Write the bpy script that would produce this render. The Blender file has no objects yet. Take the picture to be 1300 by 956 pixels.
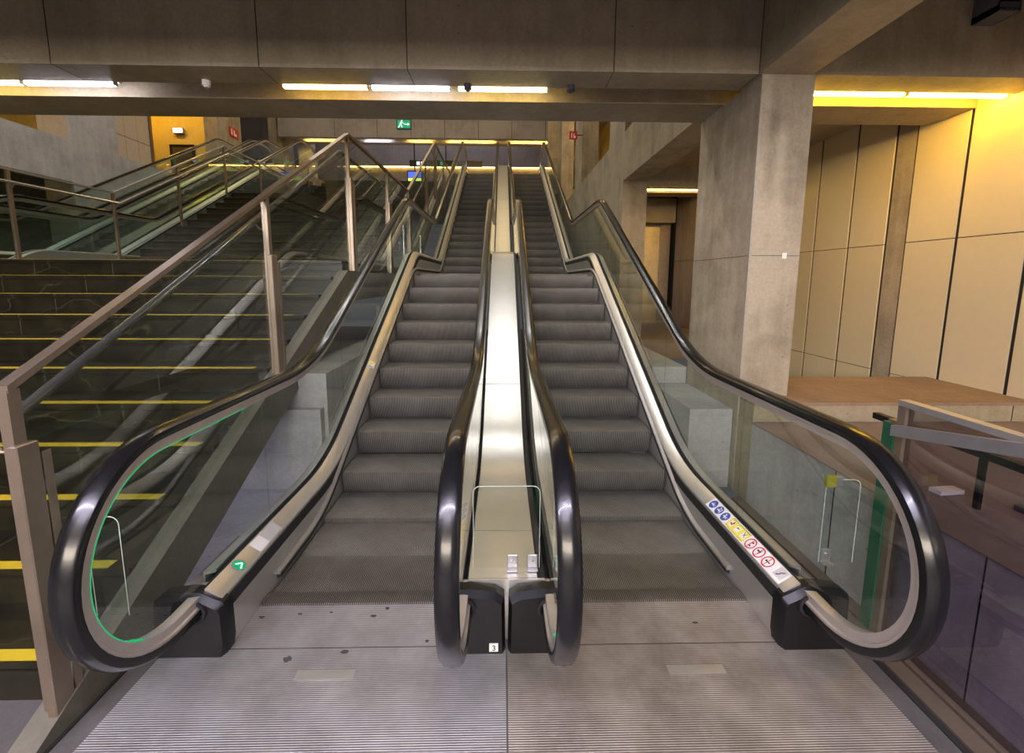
import bpy, math, random
from mathutils import Vector, Matrix
random.seed(7)
SC = bpy.context.scene
COL = SC.collection
PI = math.pi

# ------------------------------------------------------------------ camera
F_PX, PX, PY = 567.22, 650.0, 433.5
def setup_camera():
    H, p, yaw, roll, xc = 1.7614, math.radians(7.8148), math.radians(1.2255), math.radians(.2568), -.0215
    fw = Vector((math.sin(yaw)*math.cos(p), math.cos(yaw)*math.cos(p), -math.sin(p)))
    rt = Vector((math.cos(yaw), -math.sin(yaw), 0)); up = rt.cross(fw)
    r2 = rt*math.cos(roll)+up*math.sin(roll); u2 = up*math.cos(roll)-rt*math.sin(roll)
    cd = bpy.data.cameras.new('camera'); co = bpy.data.objects.new('camera', cd); COL.objects.link(co)
    m = Matrix((( r2.x,u2.x,-fw.x,xc),(r2.y,u2.y,-fw.y,0),(r2.z,u2.z,-fw.z,H),(0,0,0,1)))
    co.matrix_world = m
    cd.sensor_fit = 'HORIZONTAL'; cd.sensor_width = 36; cd.lens = F_PX*36/1300
    cd.shift_x = 0; cd.shift_y = -(478-PY)/1300
    cd.clip_start = .05; cd.clip_end = 200
    SC.camera = co
setup_camera()
SC.view_settings.view_transform = 'Standard'
SC.view_settings.look = 'None'
SC.view_settings.gamma = 1
SC.view_settings.use_curve_mapping = False
SC.view_settings.exposure = 1.65
SC.cycles.transparent_max_bounces = 48
w = bpy.data.worlds.new('world'); SC.world = w; w.use_nodes = True
w.node_tree.nodes['Background'].inputs[0].default_value = (.5,.5,.55,1)
w.node_tree.nodes['Background'].inputs[1].default_value = .05

# ------------------------------------------------------------------ materials
MATS = {}
def newmat(name):
    m = bpy.data.materials.new(name); m.use_nodes = True
    nt = m.node_tree; b = nt.nodes['Principled BSDF']
    return m, nt, b
def N(nt, t, **kw):
    n = nt.nodes.new(t)
    for k, v in kw.items():
        if k in n.inputs: n.inputs[k].default_value = v
        else: setattr(n, k, v)
    return n
def ramp(nt, fac, stops):
    r = nt.nodes.new('ShaderNodeValToRGB'); e = r.color_ramp.elements
    while len(e) < len(stops): e.new(.5)
    for i, (p, c) in enumerate(stops):
        e[i].position = p; e[i].color = (*c, 1) if len(c) == 3 else c
    nt.links.new(fac, r.inputs[0]); return r
def coords(nt, scale=(1,1,1)):
    tc = nt.nodes.new('ShaderNodeTexCoord'); mp = nt.nodes.new('ShaderNodeMapping')
    mp.inputs['Scale'].default_value = scale
    nt.links.new(tc.outputs['Object'], mp.inputs[0]); return mp.outputs[0]
def plain(name, col, rough=.5, metal=0., spec=.5, coat=0., emit=None, strength=0., grain=.07):
    if name in MATS: return MATS[name]
    m, nt, b = newmat(name)
    b.inputs['Base Color'].default_value = (*col, 1); b.inputs['Roughness'].default_value = rough
    b.inputs['Metallic'].default_value = metal; b.inputs['Specular IOR Level'].default_value = spec
    b.inputs['Coat Weight'].default_value = coat
    if emit:
        b.inputs['Emission Color'].default_value = (*emit, 1); b.inputs['Emission Strength'].default_value = strength
    else:   # light wear so that nothing reads as flat paint
        v = coords(nt); n = N(nt, 'ShaderNodeTexNoise', Scale=14., Detail=5.); nt.links.new(v, n.inputs['Vector'])
        k = 1-grain
        r = ramp(nt, n.outputs[0], [(.3, tuple(c*k for c in col)), (.7, tuple(min(1, c*(1+grain*.6)) for c in col))])
        nt.links.new(r.outputs[0], b.inputs['Base Color'])
    MATS[name] = m; return m
def concrete(name, c0, c1, rough=.62, streak=1.0, bump=.25):
    if name in MATS: return MATS[name]
    m, nt, b = newmat(name); L = nt.links.new
    v = coords(nt); vs = coords(nt, (9, 9, .35))
    big = N(nt, 'ShaderNodeTexNoise', Scale=.9, Detail=6., Roughness=.6); L(v, big.inputs['Vector'])
    st = N(nt, 'ShaderNodeTexNoise', Scale=1.3, Detail=4.); L(vs, st.inputs['Vector'])
    fine = N(nt, 'ShaderNodeTexNoise', Scale=38., Detail=6., Roughness=.7); L(v, fine.inputs['Vector'])
    med = N(nt, 'ShaderNodeTexNoise', Scale=5., Detail=7., Roughness=.65); L(v, med.inputs['Vector'])
    mix = N(nt, 'ShaderNodeMath', operation='MULTIPLY_ADD'); mix.inputs[1].default_value = .35*streak
    L(st.outputs[0], mix.inputs[0]); L(big.outputs[0], mix.inputs[2])
    mix2 = N(nt, 'ShaderNodeMath', operation='MULTIPLY_ADD'); mix2.inputs[1].default_value = .45
    L(med.outputs[0], mix2.inputs[0]); L(mix.outputs[0], mix2.inputs[2])
    r = ramp(nt, mix2.outputs[0], [(.58, c0), (1.0, c1)])
    # pores and dark spots
    vo = N(nt, 'ShaderNodeTexVoronoi', Scale=7.); L(v, vo.inputs['Vector'])
    pr = ramp(nt, vo.outputs['Distance'], [(.035, (.25,.22,.19)), (.06, (1,1,1))])
    mm = N(nt, 'ShaderNodeMixRGB', blend_type='MULTIPLY'); mm.inputs[0].default_value = .6
    L(r.outputs[0], mm.inputs[1]); L(pr.outputs[0], mm.inputs[2])
    fr = ramp(nt, fine.outputs[0], [(.25, (.72,.72,.72)), (.7, (1.08,1.08,1.08))])
    m2 = N(nt, 'ShaderNodeMixRGB', blend_type='MULTIPLY'); m2.inputs[0].default_value = .8
    L(mm.outputs[0], m2.inputs[1]); L(fr.outputs[0], m2.inputs[2])
    L(m2.outputs[0], b.inputs['Base Color'])
    b.inputs['Roughness'].default_value = rough; b.inputs['Specular IOR Level'].default_value = .35
    bp = N(nt, 'ShaderNodeBump', Strength=bump, Distance=.01); L(fine.outputs[0], bp.inputs['Height']); L(bp.outputs[0], b.inputs['Normal'])
    MATS[name] = m; return m
def steel(name, col=(.60,.585,.56), rough=.26, stretch=(60,1.2,60), dirt=.25):
    if name in MATS: return MATS[name]
    m, nt, b = newmat(name); L = nt.links.new
    v = coords(nt, stretch); v2 = coords(nt)
    n = N(nt, 'ShaderNodeTexNoise', Scale=4., Detail=4.); L(v, n.inputs['Vector'])
    d = N(nt, 'ShaderNodeTexNoise', Scale=3.5, Detail=7., Roughness=.65); L(v2, d.inputs['Vector'])
    r = ramp(nt, n.outputs[0], [(.3, tuple(c*.95 for c in col)), (.7, col)])
    dr = ramp(nt, d.outputs[0], [(.30, (1-dirt,)*3), (.60, (1,1,1))])
    mm = N(nt, 'ShaderNodeMixRGB', blend_type='MULTIPLY'); mm.inputs[0].default_value = 1
    L(r.outputs[0], mm.inputs[1]); L(dr.outputs[0], mm.inputs[2]); L(mm.outputs[0], b.inputs['Base Color'])
    rr = N(nt, 'ShaderNodeMapRange'); rr.inputs['To Min'].default_value = rough*.9; rr.inputs['To Max'].default_value = rough*1.12
    L(n.outputs[0], rr.inputs['Value']); L(rr.outputs[0], b.inputs['Roughness'])
    b.inputs['Metallic'].default_value = .78
    MATS[name] = m; return m
def glass(name, tint=(.86,.93,.90), ior=1.5, tint2=None):
    if name in MATS: return MATS[name]
    m, nt, b = newmat(name); L = nt.links.new
    nt.nodes.remove(b); out = nt.nodes['Material Output']
    t = N(nt, 'ShaderNodeBsdfTransparent'); t.inputs[0].default_value = (*tint, 1)
    g = N(nt, 'ShaderNodeBsdfGlossy', Roughness=.012); g.inputs[0].default_value = (1,1,1,1)
    f = N(nt, 'ShaderNodeFresnel', IOR=ior); mx = N(nt, 'ShaderNodeMixShader')
    ge = N(nt, 'ShaderNodeNewGeometry'); fr = N(nt, 'ShaderNodeMath', operation='SUBTRACT'); fr.inputs[0].default_value = 1.; L(ge.outputs['Backfacing'], fr.inputs[1])
    fm = N(nt, 'ShaderNodeMath', operation='MULTIPLY'); L(f.outputs[0], fm.inputs[0]); L(fr.outputs[0], fm.inputs[1])   # only the outer face mirrors
    L(fm.outputs[0], mx.inputs[0]); L(t.outputs[0], mx.inputs[1]); L(g.outputs[0], mx.inputs[2]); L(mx.outputs[0], out.inputs[0])
    MATS[name] = m; return m
def ribbed(name, axis, period, c_dark, c_light, metal=.8, rough=.4, wear=.3, depth=.004):
    if name in MATS: return MATS[name]
    m, nt, b = newmat(name); L = nt.links.new
    v = coords(nt)
    wv = N(nt, 'ShaderNodeTexWave', bands_direction=axis, wave_profile='SIN'); wv.inputs['Scale'].default_value = 2*PI/(20*period)
    L(v, wv.inputs['Vector'])
    n = N(nt, 'ShaderNodeTexNoise', Scale=3.2, Detail=7., Roughness=.65); L(v, n.inputs['Vector'])
    r = ramp(nt, wv.outputs['Fac'], [(.30, c_dark), (.62, c_light)])
    dr = ramp(nt, n.outputs[0], [(.34, (1-wear, 1-wear*1.05, 1-wear*1.1)), (.66, (1.05,1.05,1.05))])
    mm = N(nt, 'ShaderNodeMixRGB', blend_type='MULTIPLY'); mm.inputs[0].default_value = 1
    L(r.outputs[0], mm.inputs[1]); L(dr.outputs[0], mm.inputs[2]); L(mm.outputs[0], b.inputs['Base Color'])
    b.inputs['Metallic'].default_value = metal; b.inputs['Roughness'].default_value = rough
    bp = N(nt, 'ShaderNodeBump', Strength=.5, Distance=depth); L(wv.outputs['Fac'], bp.inputs['Height']); L(bp.outputs[0], b.inputs['Normal'])
    MATS[name] = m; return m
def marble(name):
    m, nt, b = newmat(name); L = nt.links.new
    v = coords(nt, (.6,1,1.0)); v2 = coords(nt)
    n = N(nt, 'ShaderNodeTexNoise', Scale=5., Detail=9., Roughness=.68); L(v2, n.inputs['Vector'])
    r = ramp(nt, n.outputs[0], [(.35, (.006,.0055,.003)), (.75, (.024,.021,.010))])
    d = N(nt, 'ShaderNodeTexNoise', Scale=2., Detail=5.); L(v2, d.inputs['Vector'])
    vm = N(nt, 'ShaderNodeMixRGB', blend_type='ADD'); vm.inputs[0].default_value = .5; L(v, vm.inputs[1]); L(d.outputs['Color'], vm.inputs[2])
    vo = N(nt, 'ShaderNodeTexVoronoi', Scale=1.1, feature='DISTANCE_TO_EDGE'); L(vm.outputs[0], vo.inputs['Vector'])
    vr = ramp(nt, vo.outputs['Distance'], [(.0, (.13,.12,.075)), (.007, (0,0,0))])
    ad = N(nt, 'ShaderNodeMixRGB', blend_type='ADD'); ad.inputs[0].default_value = .28; L(r.outputs[0], ad.inputs[1]); L(vr.outputs[0], ad.inputs[2])
    # slab joints every 0.86 m along the flight
    sx = N(nt, 'ShaderNodeSeparateXYZ'); L(v2, sx.inputs[0])
    md = N(nt, 'ShaderNodeMath', operation='PINGPONG'); md.inputs[1].default_value = .43; L(sx.outputs[0], md.inputs[0])
    lt = N(nt, 'ShaderNodeMath', operation='LESS_THAN'); lt.inputs[1].default_value = .003; L(md.outputs[0], lt.inputs[0])
    jm = N(nt, 'ShaderNodeMixRGB'); L(lt.outputs[0], jm.inputs[0]); L(ad.outputs[0], jm.inputs[1]); jm.inputs[2].default_value = (.07,.065,.045,1)
    L(jm.outputs[0], b.inputs['Base Color']); b.inputs['Roughness'].default_value = .3
    MATS[name] = m; return m
def emitter(name, col, strength):
    if name in MATS: return MATS[name]
    m, nt, b = newmat(name)
    b.inputs['Base Color'].default_value = (*[.35*c for c in col],1)
    b.inputs['Emission Color'].default_value = (*col, 1); b.inputs['Emission Strength'].default_value = strength
    MATS[name] = m; return m

CON = concrete('board marked concrete', (.150,.125,.084), (.425,.365,.265))
CON_D = concrete('dark soffit concrete', (.23,.195,.135), (.40,.34,.25), rough=.5)
CON_L = concrete('pale smooth concrete', (.27,.255,.245), (.46,.435,.42), rough=.55)
CON_B = concrete('dusty brown ledge', (.20,.135,.085), (.34,.24,.165), rough=.8, streak=.4)
FLOORM = concrete('grey stone floor', (.07,.065,.062), (.13,.12,.115), rough=.45, streak=.2)
STEEL = steel('brushed steel', (.74,.72,.68), .33, (3,3,3), .06)
STEEL_R = steel('worn railing steel', (.33,.262,.20), .38, (4,4,4), .2)
STEEL_T = steel('bright trim steel', (.70,.68,.64), .18)
STEEL_C = steel('long brushed steel', (.66,.65,.62), .30, (3,3,3), .06)
SATIN = steel('satin steel', (.50,.49,.50), .36, (3,3,3), .12)
STEEL_G = steel('gold tinted steel', (.62,.50,.28), .30, (40,40,1.5))
BEIGE = plain('pale handrail guide', (.50,.45,.40), .35, .55)
RUBBER = plain('black handrail rubber', (.006,.006,.007), .24, 0, .5, .12)
BLACKP = plain('black moulded plastic', (.006,.006,.007), .34, 0, .35)
BRUSH = plain('black brush bristle', (.008,.008,.008), .8)
GLASS = glass('balustrade glass', (.89,.935,.912), 1.85)
GLASS_R = glass('stair railing glass', (.85,.885,.868), 1.62)
ACRYL = glass('clear guard sheet', (.95,.97,.96), 1.4)
GLASS_D = glass('shade tinted guard glass', (.66,.64,.70), 1.8)  # dark tint puts the dim, cool light beyond the guard into the glass
GLEDGE = plain('green glass edge', (.015,.085,.045), .3)
STEPM = ribbed('ribbed escalator step', 'X', .0112, (.055,.053,.049), (.27,.26,.242), .70, .45, .3)
PLATEW = ribbed('worn tan landing plate', 'Y', .0094, (.19,.165,.14), (.52,.47,.41), .55, .5, .42, .003)
PLATEM = ribbed('ribbed landing plate', 'Y', .0094, (.20,.19,.185), (.60,.59,.59), .65, .45, .30, .003)
COMBM = ribbed('comb teeth', 'X', .0112, (.08,.078,.075), (.30,.29,.28), .8, .42, .3)
MARB = marble('dark veined stone')
YEL = plain('yellow nosing paint', (.47,.35,.015), .5)
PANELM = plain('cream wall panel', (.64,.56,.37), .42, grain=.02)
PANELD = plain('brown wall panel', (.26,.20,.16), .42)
DARK = plain('dark joint', (.012,.011,.010), .7)
OCHRE = concrete('ochre rendered wall', (.42,.33,.12), (.60,.48,.19), rough=.6)
WHITE = plain('white label', (.78,.78,.76), .4)
REDP = plain('red sign paint', (.55,.02,.015), .4)
BLUEP = plain('blue sign', (.01,.07,.36), .4)
YELP = plain('yellow sign', (.80,.72,.04), .4)
GREYP = plain('grey label', (.38,.38,.37), .35)
LAMP_Y = emitter('warm yellow tube', (1.0,.62,.13), 9)
LAMP_W = emitter('cool white tube', (.95,.90,1.0), 11)
LAMP_R = emitter('golden tube', (1.0,.56,.045), 30)
LAMP_F = emitter('far amber tube', (1.0,.62,.13), 20)
LAMP_V = emitter('violet white tube', (.83,.78,1.0), 85)
LAMP_M = emitter('warm white tube', (1.0,.74,.26), 11)

# ------------------------------------------------------------------ mesh builder
class MB:
    def __init__(s): s.v=[]; s.f=[]; s.m=[]
    def add(s, vs, fs, mi=0):
        o=len(s.v); s.v+= [tuple(p) for p in vs]
        for f in fs: s.f.append([o+i for i in f]); s.m.append(mi)
        return s
    def box(s, x0,x1,y0,y1,z0,z1, mi=0, bev=0):
        if bev:
            b=bev
            # bevelled box via chamfered ring sections along z
            def ring(z,i): 
                return [(x0+i+0,y0+i+b,z),(x0+i+b,y0+i,z),(x1-i-b,y0+i,z),(x1-i,y0+i+b,z),(x1-i,y1-i-b,z),(x1-i-b,y1-i,z),(x0+i+b,y1-i,z),(x0+i,y1-i-b,z)]
            R=[ring(z0,b),ring(z0+b,0),ring(z1-b,0),ring(z1,b)]
            vs=sum(R,[]); fs=[list(range(7,-1,-1)),[24+i for i in range(8)]]
            for k in range(3):
                for i in range(8):
                    j=(i+1)%8; fs.append([k*8+i,k*8+j,k*8+8+j,k*8+8+i])
            return s.add(vs,fs,mi)
        vs=[(x,y,z) for z in (z0,z1) for y in (y0,y1) for x in (x0,x1)]
        return s.add(vs,[(0,2,3,1),(4,5,7,6),(0,1,5,4),(2,6,7,3),(0,4,6,2),(1,3,7,5)],mi)
    def prism_x(s, poly, x0, x1, mi=0):   # poly in (y,z)
        n=len(poly); vs=[(x0,y,z) for y,z in poly]+[(x1,y,z) for y,z in poly]
        fs=[list(range(n)),list(range(2*n-1,n-1,-1))]+[[i,n+i,n+(i+1)%n,(i+1)%n] for i in range(n)]
        return s.add(vs,fs,mi)
    def prism_y(s, poly, y0, y1, mi=0):   # poly in (x,z)
        n=len(poly); vs=[(x,y0,z) for x,z in poly]+[(x,y1,z) for x,z in poly]
        fs=[list(range(n)),list(range(2*n-1,n-1,-1))]+[[i,n+i,n+(i+1)%n,(i+1)%n] for i in range(n)]
        return s.add(vs,fs,mi)
    def prism_z(s, poly, z0, z1, mi=0):
        n=len(poly); vs=[(x,y,z0) for x,y in poly]+[(x,y,z1) for x,y in poly]
        fs=[list(range(n)),list(range(2*n-1,n-1,-1))]+[[i,n+i,n+(i+1)%n,(i+1)%n] for i in range(n)]
        return s.add(vs,fs,mi)
    def sweep(s, path, sec, x0=0, sx=1, mi=0, cap=True, vertical=False):
        # path of (y,z); section of (lateral, normal)
        n=len(sec); vs=[]; fs=[]
        for i,(y,z) in enumerate(path):
            a=path[max(0,i-1)]; b=path[min(len(path)-1,i+1)]
            t=Vector((b[0]-a[0],b[1]-a[1]));  t.normalize()
            if vertical: nx,nz=0.,1.
            else:
                nx,nz=-t.y,t.x
            for lx,ln in sec: vs.append((x0+sx*lx, y+nx*ln, z+nz*ln))
        for i in range(len(path)-1):
            for j in range(n):
                k=(j+1)%n; fs.append([i*n+j,i*n+k,(i+1)*n+k,(i+1)*n+j])
        if cap:
            fs.append(list(range(n))[::-1]); fs.append([(len(path)-1)*n+j for j in range(n)])
        return s.add(vs,fs,mi)
    def strip(s, lo, hi, x0, x1, mi=0):   # panel between two curves (lists of (y,z)) of equal length
        n=len(lo); vs=[]
        for x in (x0,x1):
            for a,b in zip(lo,hi): vs+= [(x,a[0],a[1]),(x,b[0],b[1])]
        fs=[]
        for i in range(n-1):
            a=2*i; fs.append([a,a+2,a+3,a+1]); c=2*n+2*i; fs.append([c,c+1,c+3,c+2])
            fs.append([a,c,c+2,a+2]); fs.append([a+1,a+3,c+3,c+1])
        fs.append([0,1,2*n+1,2*n]); e=2*(n-1); fs.append([e,2*n+e,2*n+e+1,e+1])
        return s.add(vs,fs,mi)
    def tube(s, pts, r, seg=10, mi=0):
        P=[Vector(p) for p in pts]; vs=[]; fs=[]
        for i,p in enumerate(P):
            t=(P[min(i+1,len(P)-1)]-P[max(i-1,0)]).normalized()
            u=t.cross(Vector((0,0,1)));  u = u if u.length>1e-3 else Vector((1,0,0)); u.normalize(); v=u.cross(t)
            vs+= [p+r*(math.cos(a)*u+math.sin(a)*v) for a in [2*PI*k/seg for k in range(seg)]]
        for i in range(len(P)-1):
            for j in range(seg):
                k=(j+1)%seg; fs.append([i*seg+j,i*seg+k,(i+1)*seg+k,(i+1)*seg+j])
        fs.append(list(range(seg))[::-1]); fs.append([(len(P)-1)*seg+j for j in range(seg)])
        return s.add(vs,fs,mi)
    def build(s, name, mats, parent=None, org=(0,0,0), smooth=True):
        me=bpy.data.meshes.new(name)
        me.from_pydata([(x-org[0],y-org[1],z-org[2]) for x,y,z in s.v],[],s.f)
        for m in (mats if isinstance(mats,(list,tuple)) else [mats]): me.materials.append(m)
        me.polygons.foreach_set('material_index', s.m)
        import bmesh
        bm=bmesh.new(); bm.from_mesh(me); bmesh.ops.recalc_face_normals(bm, faces=bm.faces); bm.to_mesh(me); bm.free()
        if smooth:
            me.polygons.foreach_set('use_smooth',[True]*len(me.polygons)); me.set_sharp_from_angle(angle=math.radians(32))
        me.update()
        o=bpy.data.objects.new(name, me); COL.objects.link(o)
        if parent: o.parent=parent
        else: o.location=org
        return o
def empty(name, loc=(0,0,0)):
    o=bpy.data.objects.new(name,None); COL.objects.link(o); o.location=loc; o.empty_display_size=.2; return o
def tag(o, label, cat, group=None):
    o['label']=label; o['category']=cat
    if group: o['group']=group
    return o
def struct(o, label=None):
    o['kind']='structure'
    if label: o['label']=label
    return o
def copy_tree(o, parent=None):
    c=o.copy(); COL.objects.link(c); c.parent=parent
    for ch in list(o.children): copy_tree(ch, c)
    return c
def fillet(pts, R, n=8):
    out=[pts[0]]
    for i in range(1,len(pts)-1):
        a,b,c=Vector(pts[i-1]),Vector(pts[i]),Vector(pts[i+1])
        d1=(a-b).normalized(); d2=(c-b).normalized()
        ang=d1.angle(d2); th=PI-ang
        if th<1e-3: out.append(tuple(b)); continue
        r=R[i] if isinstance(R,dict) else R
        t=min(r*math.tan(th/2),(a-b).length*.48,(c-b).length*.48); r=t/math.tan(th/2)
        bis=(d1+d2).normalized(); cen=b+bis*(r/math.cos(th/2))
        p0=b+d1*t; p1=b+d2*t
        v0=p0-cen; v1=p1-cen
        for k in range(n+1):
            f=k/n; s0=math.sin((1-f)*th)/math.sin(th); s1=math.sin(f*th)/math.sin(th)
            out.append(tuple(cen+v0*s0+v1*s1))
    out.append(pts[-1]); return out
def zat(path, y):
    for (a,b) in zip(path,path[1:]):
        if a[0]<=y<=b[0] and b[0]>a[0]: return a[1]+(b[1]-a[1])*(y-a[0])/(b[0]-a[0])
    return path[0][1] if y<path[0][0] else path[-1][1]
def resample(path, y0, y1, extra=.25):
    ys=[y0]+[p[0] for p in path if y0+1e-4<p[0]<y1-1e-4]+[y1]
    return [(y,zat(path,y)) for y in ys]

# ------------------------------------------------------------------ escalator
S=.5161
Z1, Z2 = 1.8586, 5.5757
YB, YM, YV, YT = 3.08, 6.681, 9.5, 16.70
NP = fillet([(1.0,0),(YB,0),(YM,Z1),(YV,Z1),(YT,Z2),(19.,Z2)], 1.2)
HZ=1.125
HTOP=[(1.80,HZ),(3.29,HZ),(6.83,2.951),(9.62,2.951),(16.82,6.668),(17.75,6.668)]
HF=fillet(HTOP,{1:1.7,2:1.0,3:.9,4:1.0})
DP=fillet([(1.95,.27),(3.45,.27),(7.11,2.158),(9.86,2.158),(17.10,5.895),(18.0,5.895)],{1:1.6,2:.9,3:.8,4:.9})
NR=.44; NC=(1.80,HZ-NR)
arc0=[(2.02,NC[1]-NR)]+[(NC[0]+NR*math.cos(a),NC[1]+NR*math.sin(a)) for a in [math.radians(-90-180*k/28) for k in range(0,28)]]
NC2=(17.75,6.668-NR)
arc1=[(NC2[0]+NR*math.cos(a),NC2[1]+NR*math.sin(a)) for a in [math.radians(90-180*k/28) for k in range(1,29)]]+[(17.6,NC2[1]-NR)]
HPATH=arc0+HF+arc1
BELT=[(-.040,-.010),(-.043,.006),(-.040,.020),(-.028,.030),(0,.034),(.028,.030),(.040,.020),(.043,.006),(.040,-.010),(.030,-.010),(.030,.0),(-.030,.0),(-.030,-.010)]
GUIDE=[(-.024,.0),(-.036,-.010),(-.036,-.022),(-.026,-.026),(-.024,-.058),(.024,-.058),(.026,-.026),(.036,-.022),(.036,-.010),(.024,0)]
def glass_top(y):
    if y<NC[0]: return NC[1]+math.sqrt(max(0,(NR-.05)**2-(y-NC[0])**2))
    if y>NC2[0]: return NC2[1]+math.sqrt(max(0,(NR-.05)**2-(y-NC2[0])**2))
    return zat(HF,y)-.05
def glass_bot(y):
    if y<1.95:
        if y<NC[0]: return NC[1]-math.sqrt(max(0,(NR-.05)**2-(y-NC[0])**2))
        return NC[1]-(NR-.05)
    if y>NC2[0]: return max(NC2[1]-math.sqrt(max(0,(NR-.05)**2-(y-NC2[0])**2)), 5.6)
    return zat(DP,y)+.02
DECK=[(.515,0),(.517,.004),(.588,.050),(.594,.047),(.594,-.055),(.522,-.06),(.515,-.014)]
def step_mesh(org):
    b=MB(); prof=[(0,-.004),(.008,0),(.396,0),(.396,-.035),(.10,-.06),(.075,-.212),(.035,-.215),(.012,-.14),(-.002,-.06)]
    b.prism_x(prof,-.497,.497)
    return b
def deckpt(s, y, t, off=0):
    nx,nz=-.0457/.0845,.071/.0845     # outward normal of the sloping deck top
    lx=.517+t*(.588-.517); z=.27+.004+t*.046
    return (s*(lx+nx*off), y, z+nz*off)
def on_deck(b, s, pts, off, mi):    # pts of (y,t metres across)
    W=.0845
    vs=[deckpt(s,y,t/W,off) for y,t in pts]
    b.add(vs,[list(range(len(vs)))],mi)
def disc(cy,ct,r,n=24,a0=0,a1=2*PI): return [(cy+r*math.cos(a0+(a1-a0)*k/n),ct+r*math.sin(a0+(a1-a0)*k/n)) for k in range(n)]
def ring_on(b,s,cy,ct,r0,r1,off,mi,n=28):
    W=.0845; vs=[]
    for r in (r0,r1): vs+=[deckpt(s,cy+r*math.cos(2*PI*k/n),(ct+r*math.sin(2*PI*k/n))/W,off) for k in range(n)]
    b.add(vs,[[k,(k+1)%n,n+(k+1)%n,n+k] for k in range(n)],mi)
def bar_on(b,s,p,q,wd,off,mi):
    d=Vector((q[0]-p[0],q[1]-p[1])).normalized(); n=Vector((-d.y,d.x))*wd/2
    on_deck(b,s,[(p[0]+n.x,p[1]+n.y),(q[0]+n.x,q[1]+n.y),(q[0]-n.x,q[1]-n.y),(p[0]-n.x,p[1]-n.y)],off,mi)
def pictograms(root, s, O):
    st=MB(); on_deck(st,s,[(2.0,.003),(2.80,.003),(2.80,.0815),(2.0,.0815)],.0008,0)
    strip=st.build('pictogram_strip',WHITE,root,O,False)
    c=.042
    for k in range(3):
        y=2.755-.078*k; b=MB(); on_deck(b,s,disc(y,c,.033),.0014,0)
        # standing figures with a rail, a child held by the hand, a dog carried
        on_deck(b,s,disc(y+.014,c-.002,.0055,12),.002,1); bar_on(b,s,(y+.008,c-.002),(y-.010,c-.004),.009,.002,1)
        bar_on(b,s,(y-.008,c-.006),(y-.021,c-.010),.005,.002,1); bar_on(b,s,(y-.008,c),(y-.021,c+.004),.005,.002,1)
        bar_on(b,s,(y+.004,c),(y+.001,c+.016),.005,.002,1)
        if k==1: bar_on(b,s,(y-.020,c+.012),(y+.012,c+.022),.004,.002,1); bar_on(b,s,(y-.018,c-.020),(y-.018,c+.018),.004,.002,1)
        if k==2: bar_on(b,s,(y-.002,c-.018),(y+.010,c+.020),.007,.002,1)
        b.build('mandatory_sign',[BLUEP,WHITE],strip,O,False)
    for k in range(3):
        y=2.518-.066*k; b=MB(); on_deck(b,s,[(y-.032,.008),(y+.032,.008),(y+.032,.076),(y-.032,.076)],.0014,0)
        on_deck(b,s,[(y-.02,.022),(y+.02,.022),(y+.02,.062),(y-.02,.062)],.002,1)
        for q in range(5):
            on_deck(b,s,[(y-.030+.0125*q,.0095),(y-.024+.0125*q,.0095),(y-.024+.0125*q,.0125),(y-.030+.0125*q,.0125)],.002,2)
            on_deck(b,s,[(y-.030+.0125*q,.0715),(y-.024+.0125*q,.0715),(y-.024+.0125*q,.0745),(y-.030+.0125*q,.0815)],.002,2)
        if k==0: bar_on(b,s,(y-.012,.036),(y+.012,.044),.010,.0026,3); bar_on(b,s,(y-.010,.044),(y-.010,.062),.010,.0026,2)
        elif k==1: bar_on(b,s,(y-.014,.052),(y+.014,.046),.004,.0026,2); on_deck(b,s,disc(y+.004,.05,.005,10),.003,2)
        else: bar_on(b,s,(y-.014,.034),(y+.012,.064),.004,.0026,2); bar_on(b,s,(y-.012,.064),(y+.006,.040),.004,.0026,2)
        b.build('warning_sign',[YELP,WHITE,BLACKP,REDP],strip,O,False)
    for k in range(3):
        y=2.308-.082*k; b=MB(); on_deck(b,s,disc(y,c,.034),.0014,1); ring_on(b,s,y,c,.0285,.036,.002,0)
        if k==2: bar_on(b,s,(y-.018,c),(y+.018,c-.002),.006,.0022,2); on_deck(b,s,disc(y+.012,c,.006,10),.0024,2)
        elif k==1:
            on_deck(b,s,disc(y+.014,c+.004,.006,12),.0024,2); bar_on(b,s,(y+.010,c+.004),(y-.008,c+.008),.008,.0022,2); bar_on(b,s,(y-.004,c-.012),(y-.006,c+.020),.004,.0022,2)
        else: bar_on(b,s,(y+.002,c-.020),(y+.002,c+.020),.006,.0022,2); on_deck(b,s,disc(y-.008,c-.012,.006,10),.0024,2); on_deck(b,s,disc(y-.008,c+.012,.006,10),.0024,2)
        bar_on(b,s,(y-.0,c-.030),(y+.0,c+.030),.005,.003,0)
        b.build('prohibition_sign',[REDP,WHITE,BLACKP],strip,O,False)
    b=MB(); on_deck(b,s,[(2.012,.020),(2.075,.020),(2.075,.078),(2.012,.078)],.0014,0)
    P=[(2.060,.030),(2.048,.036),(2.046,.044),(2.042,.054),(2.034,.060),(2.030,.068)]
    for p,q in zip(P,P[1:]): bar_on(b,s,p,q,.006,.002,1)
    b.build('maker_mark',[plain('pale grey label',(.55,.54,.50),.4),plain('navy print',(.01,.015,.12),.4)],strip,O,False)
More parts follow.
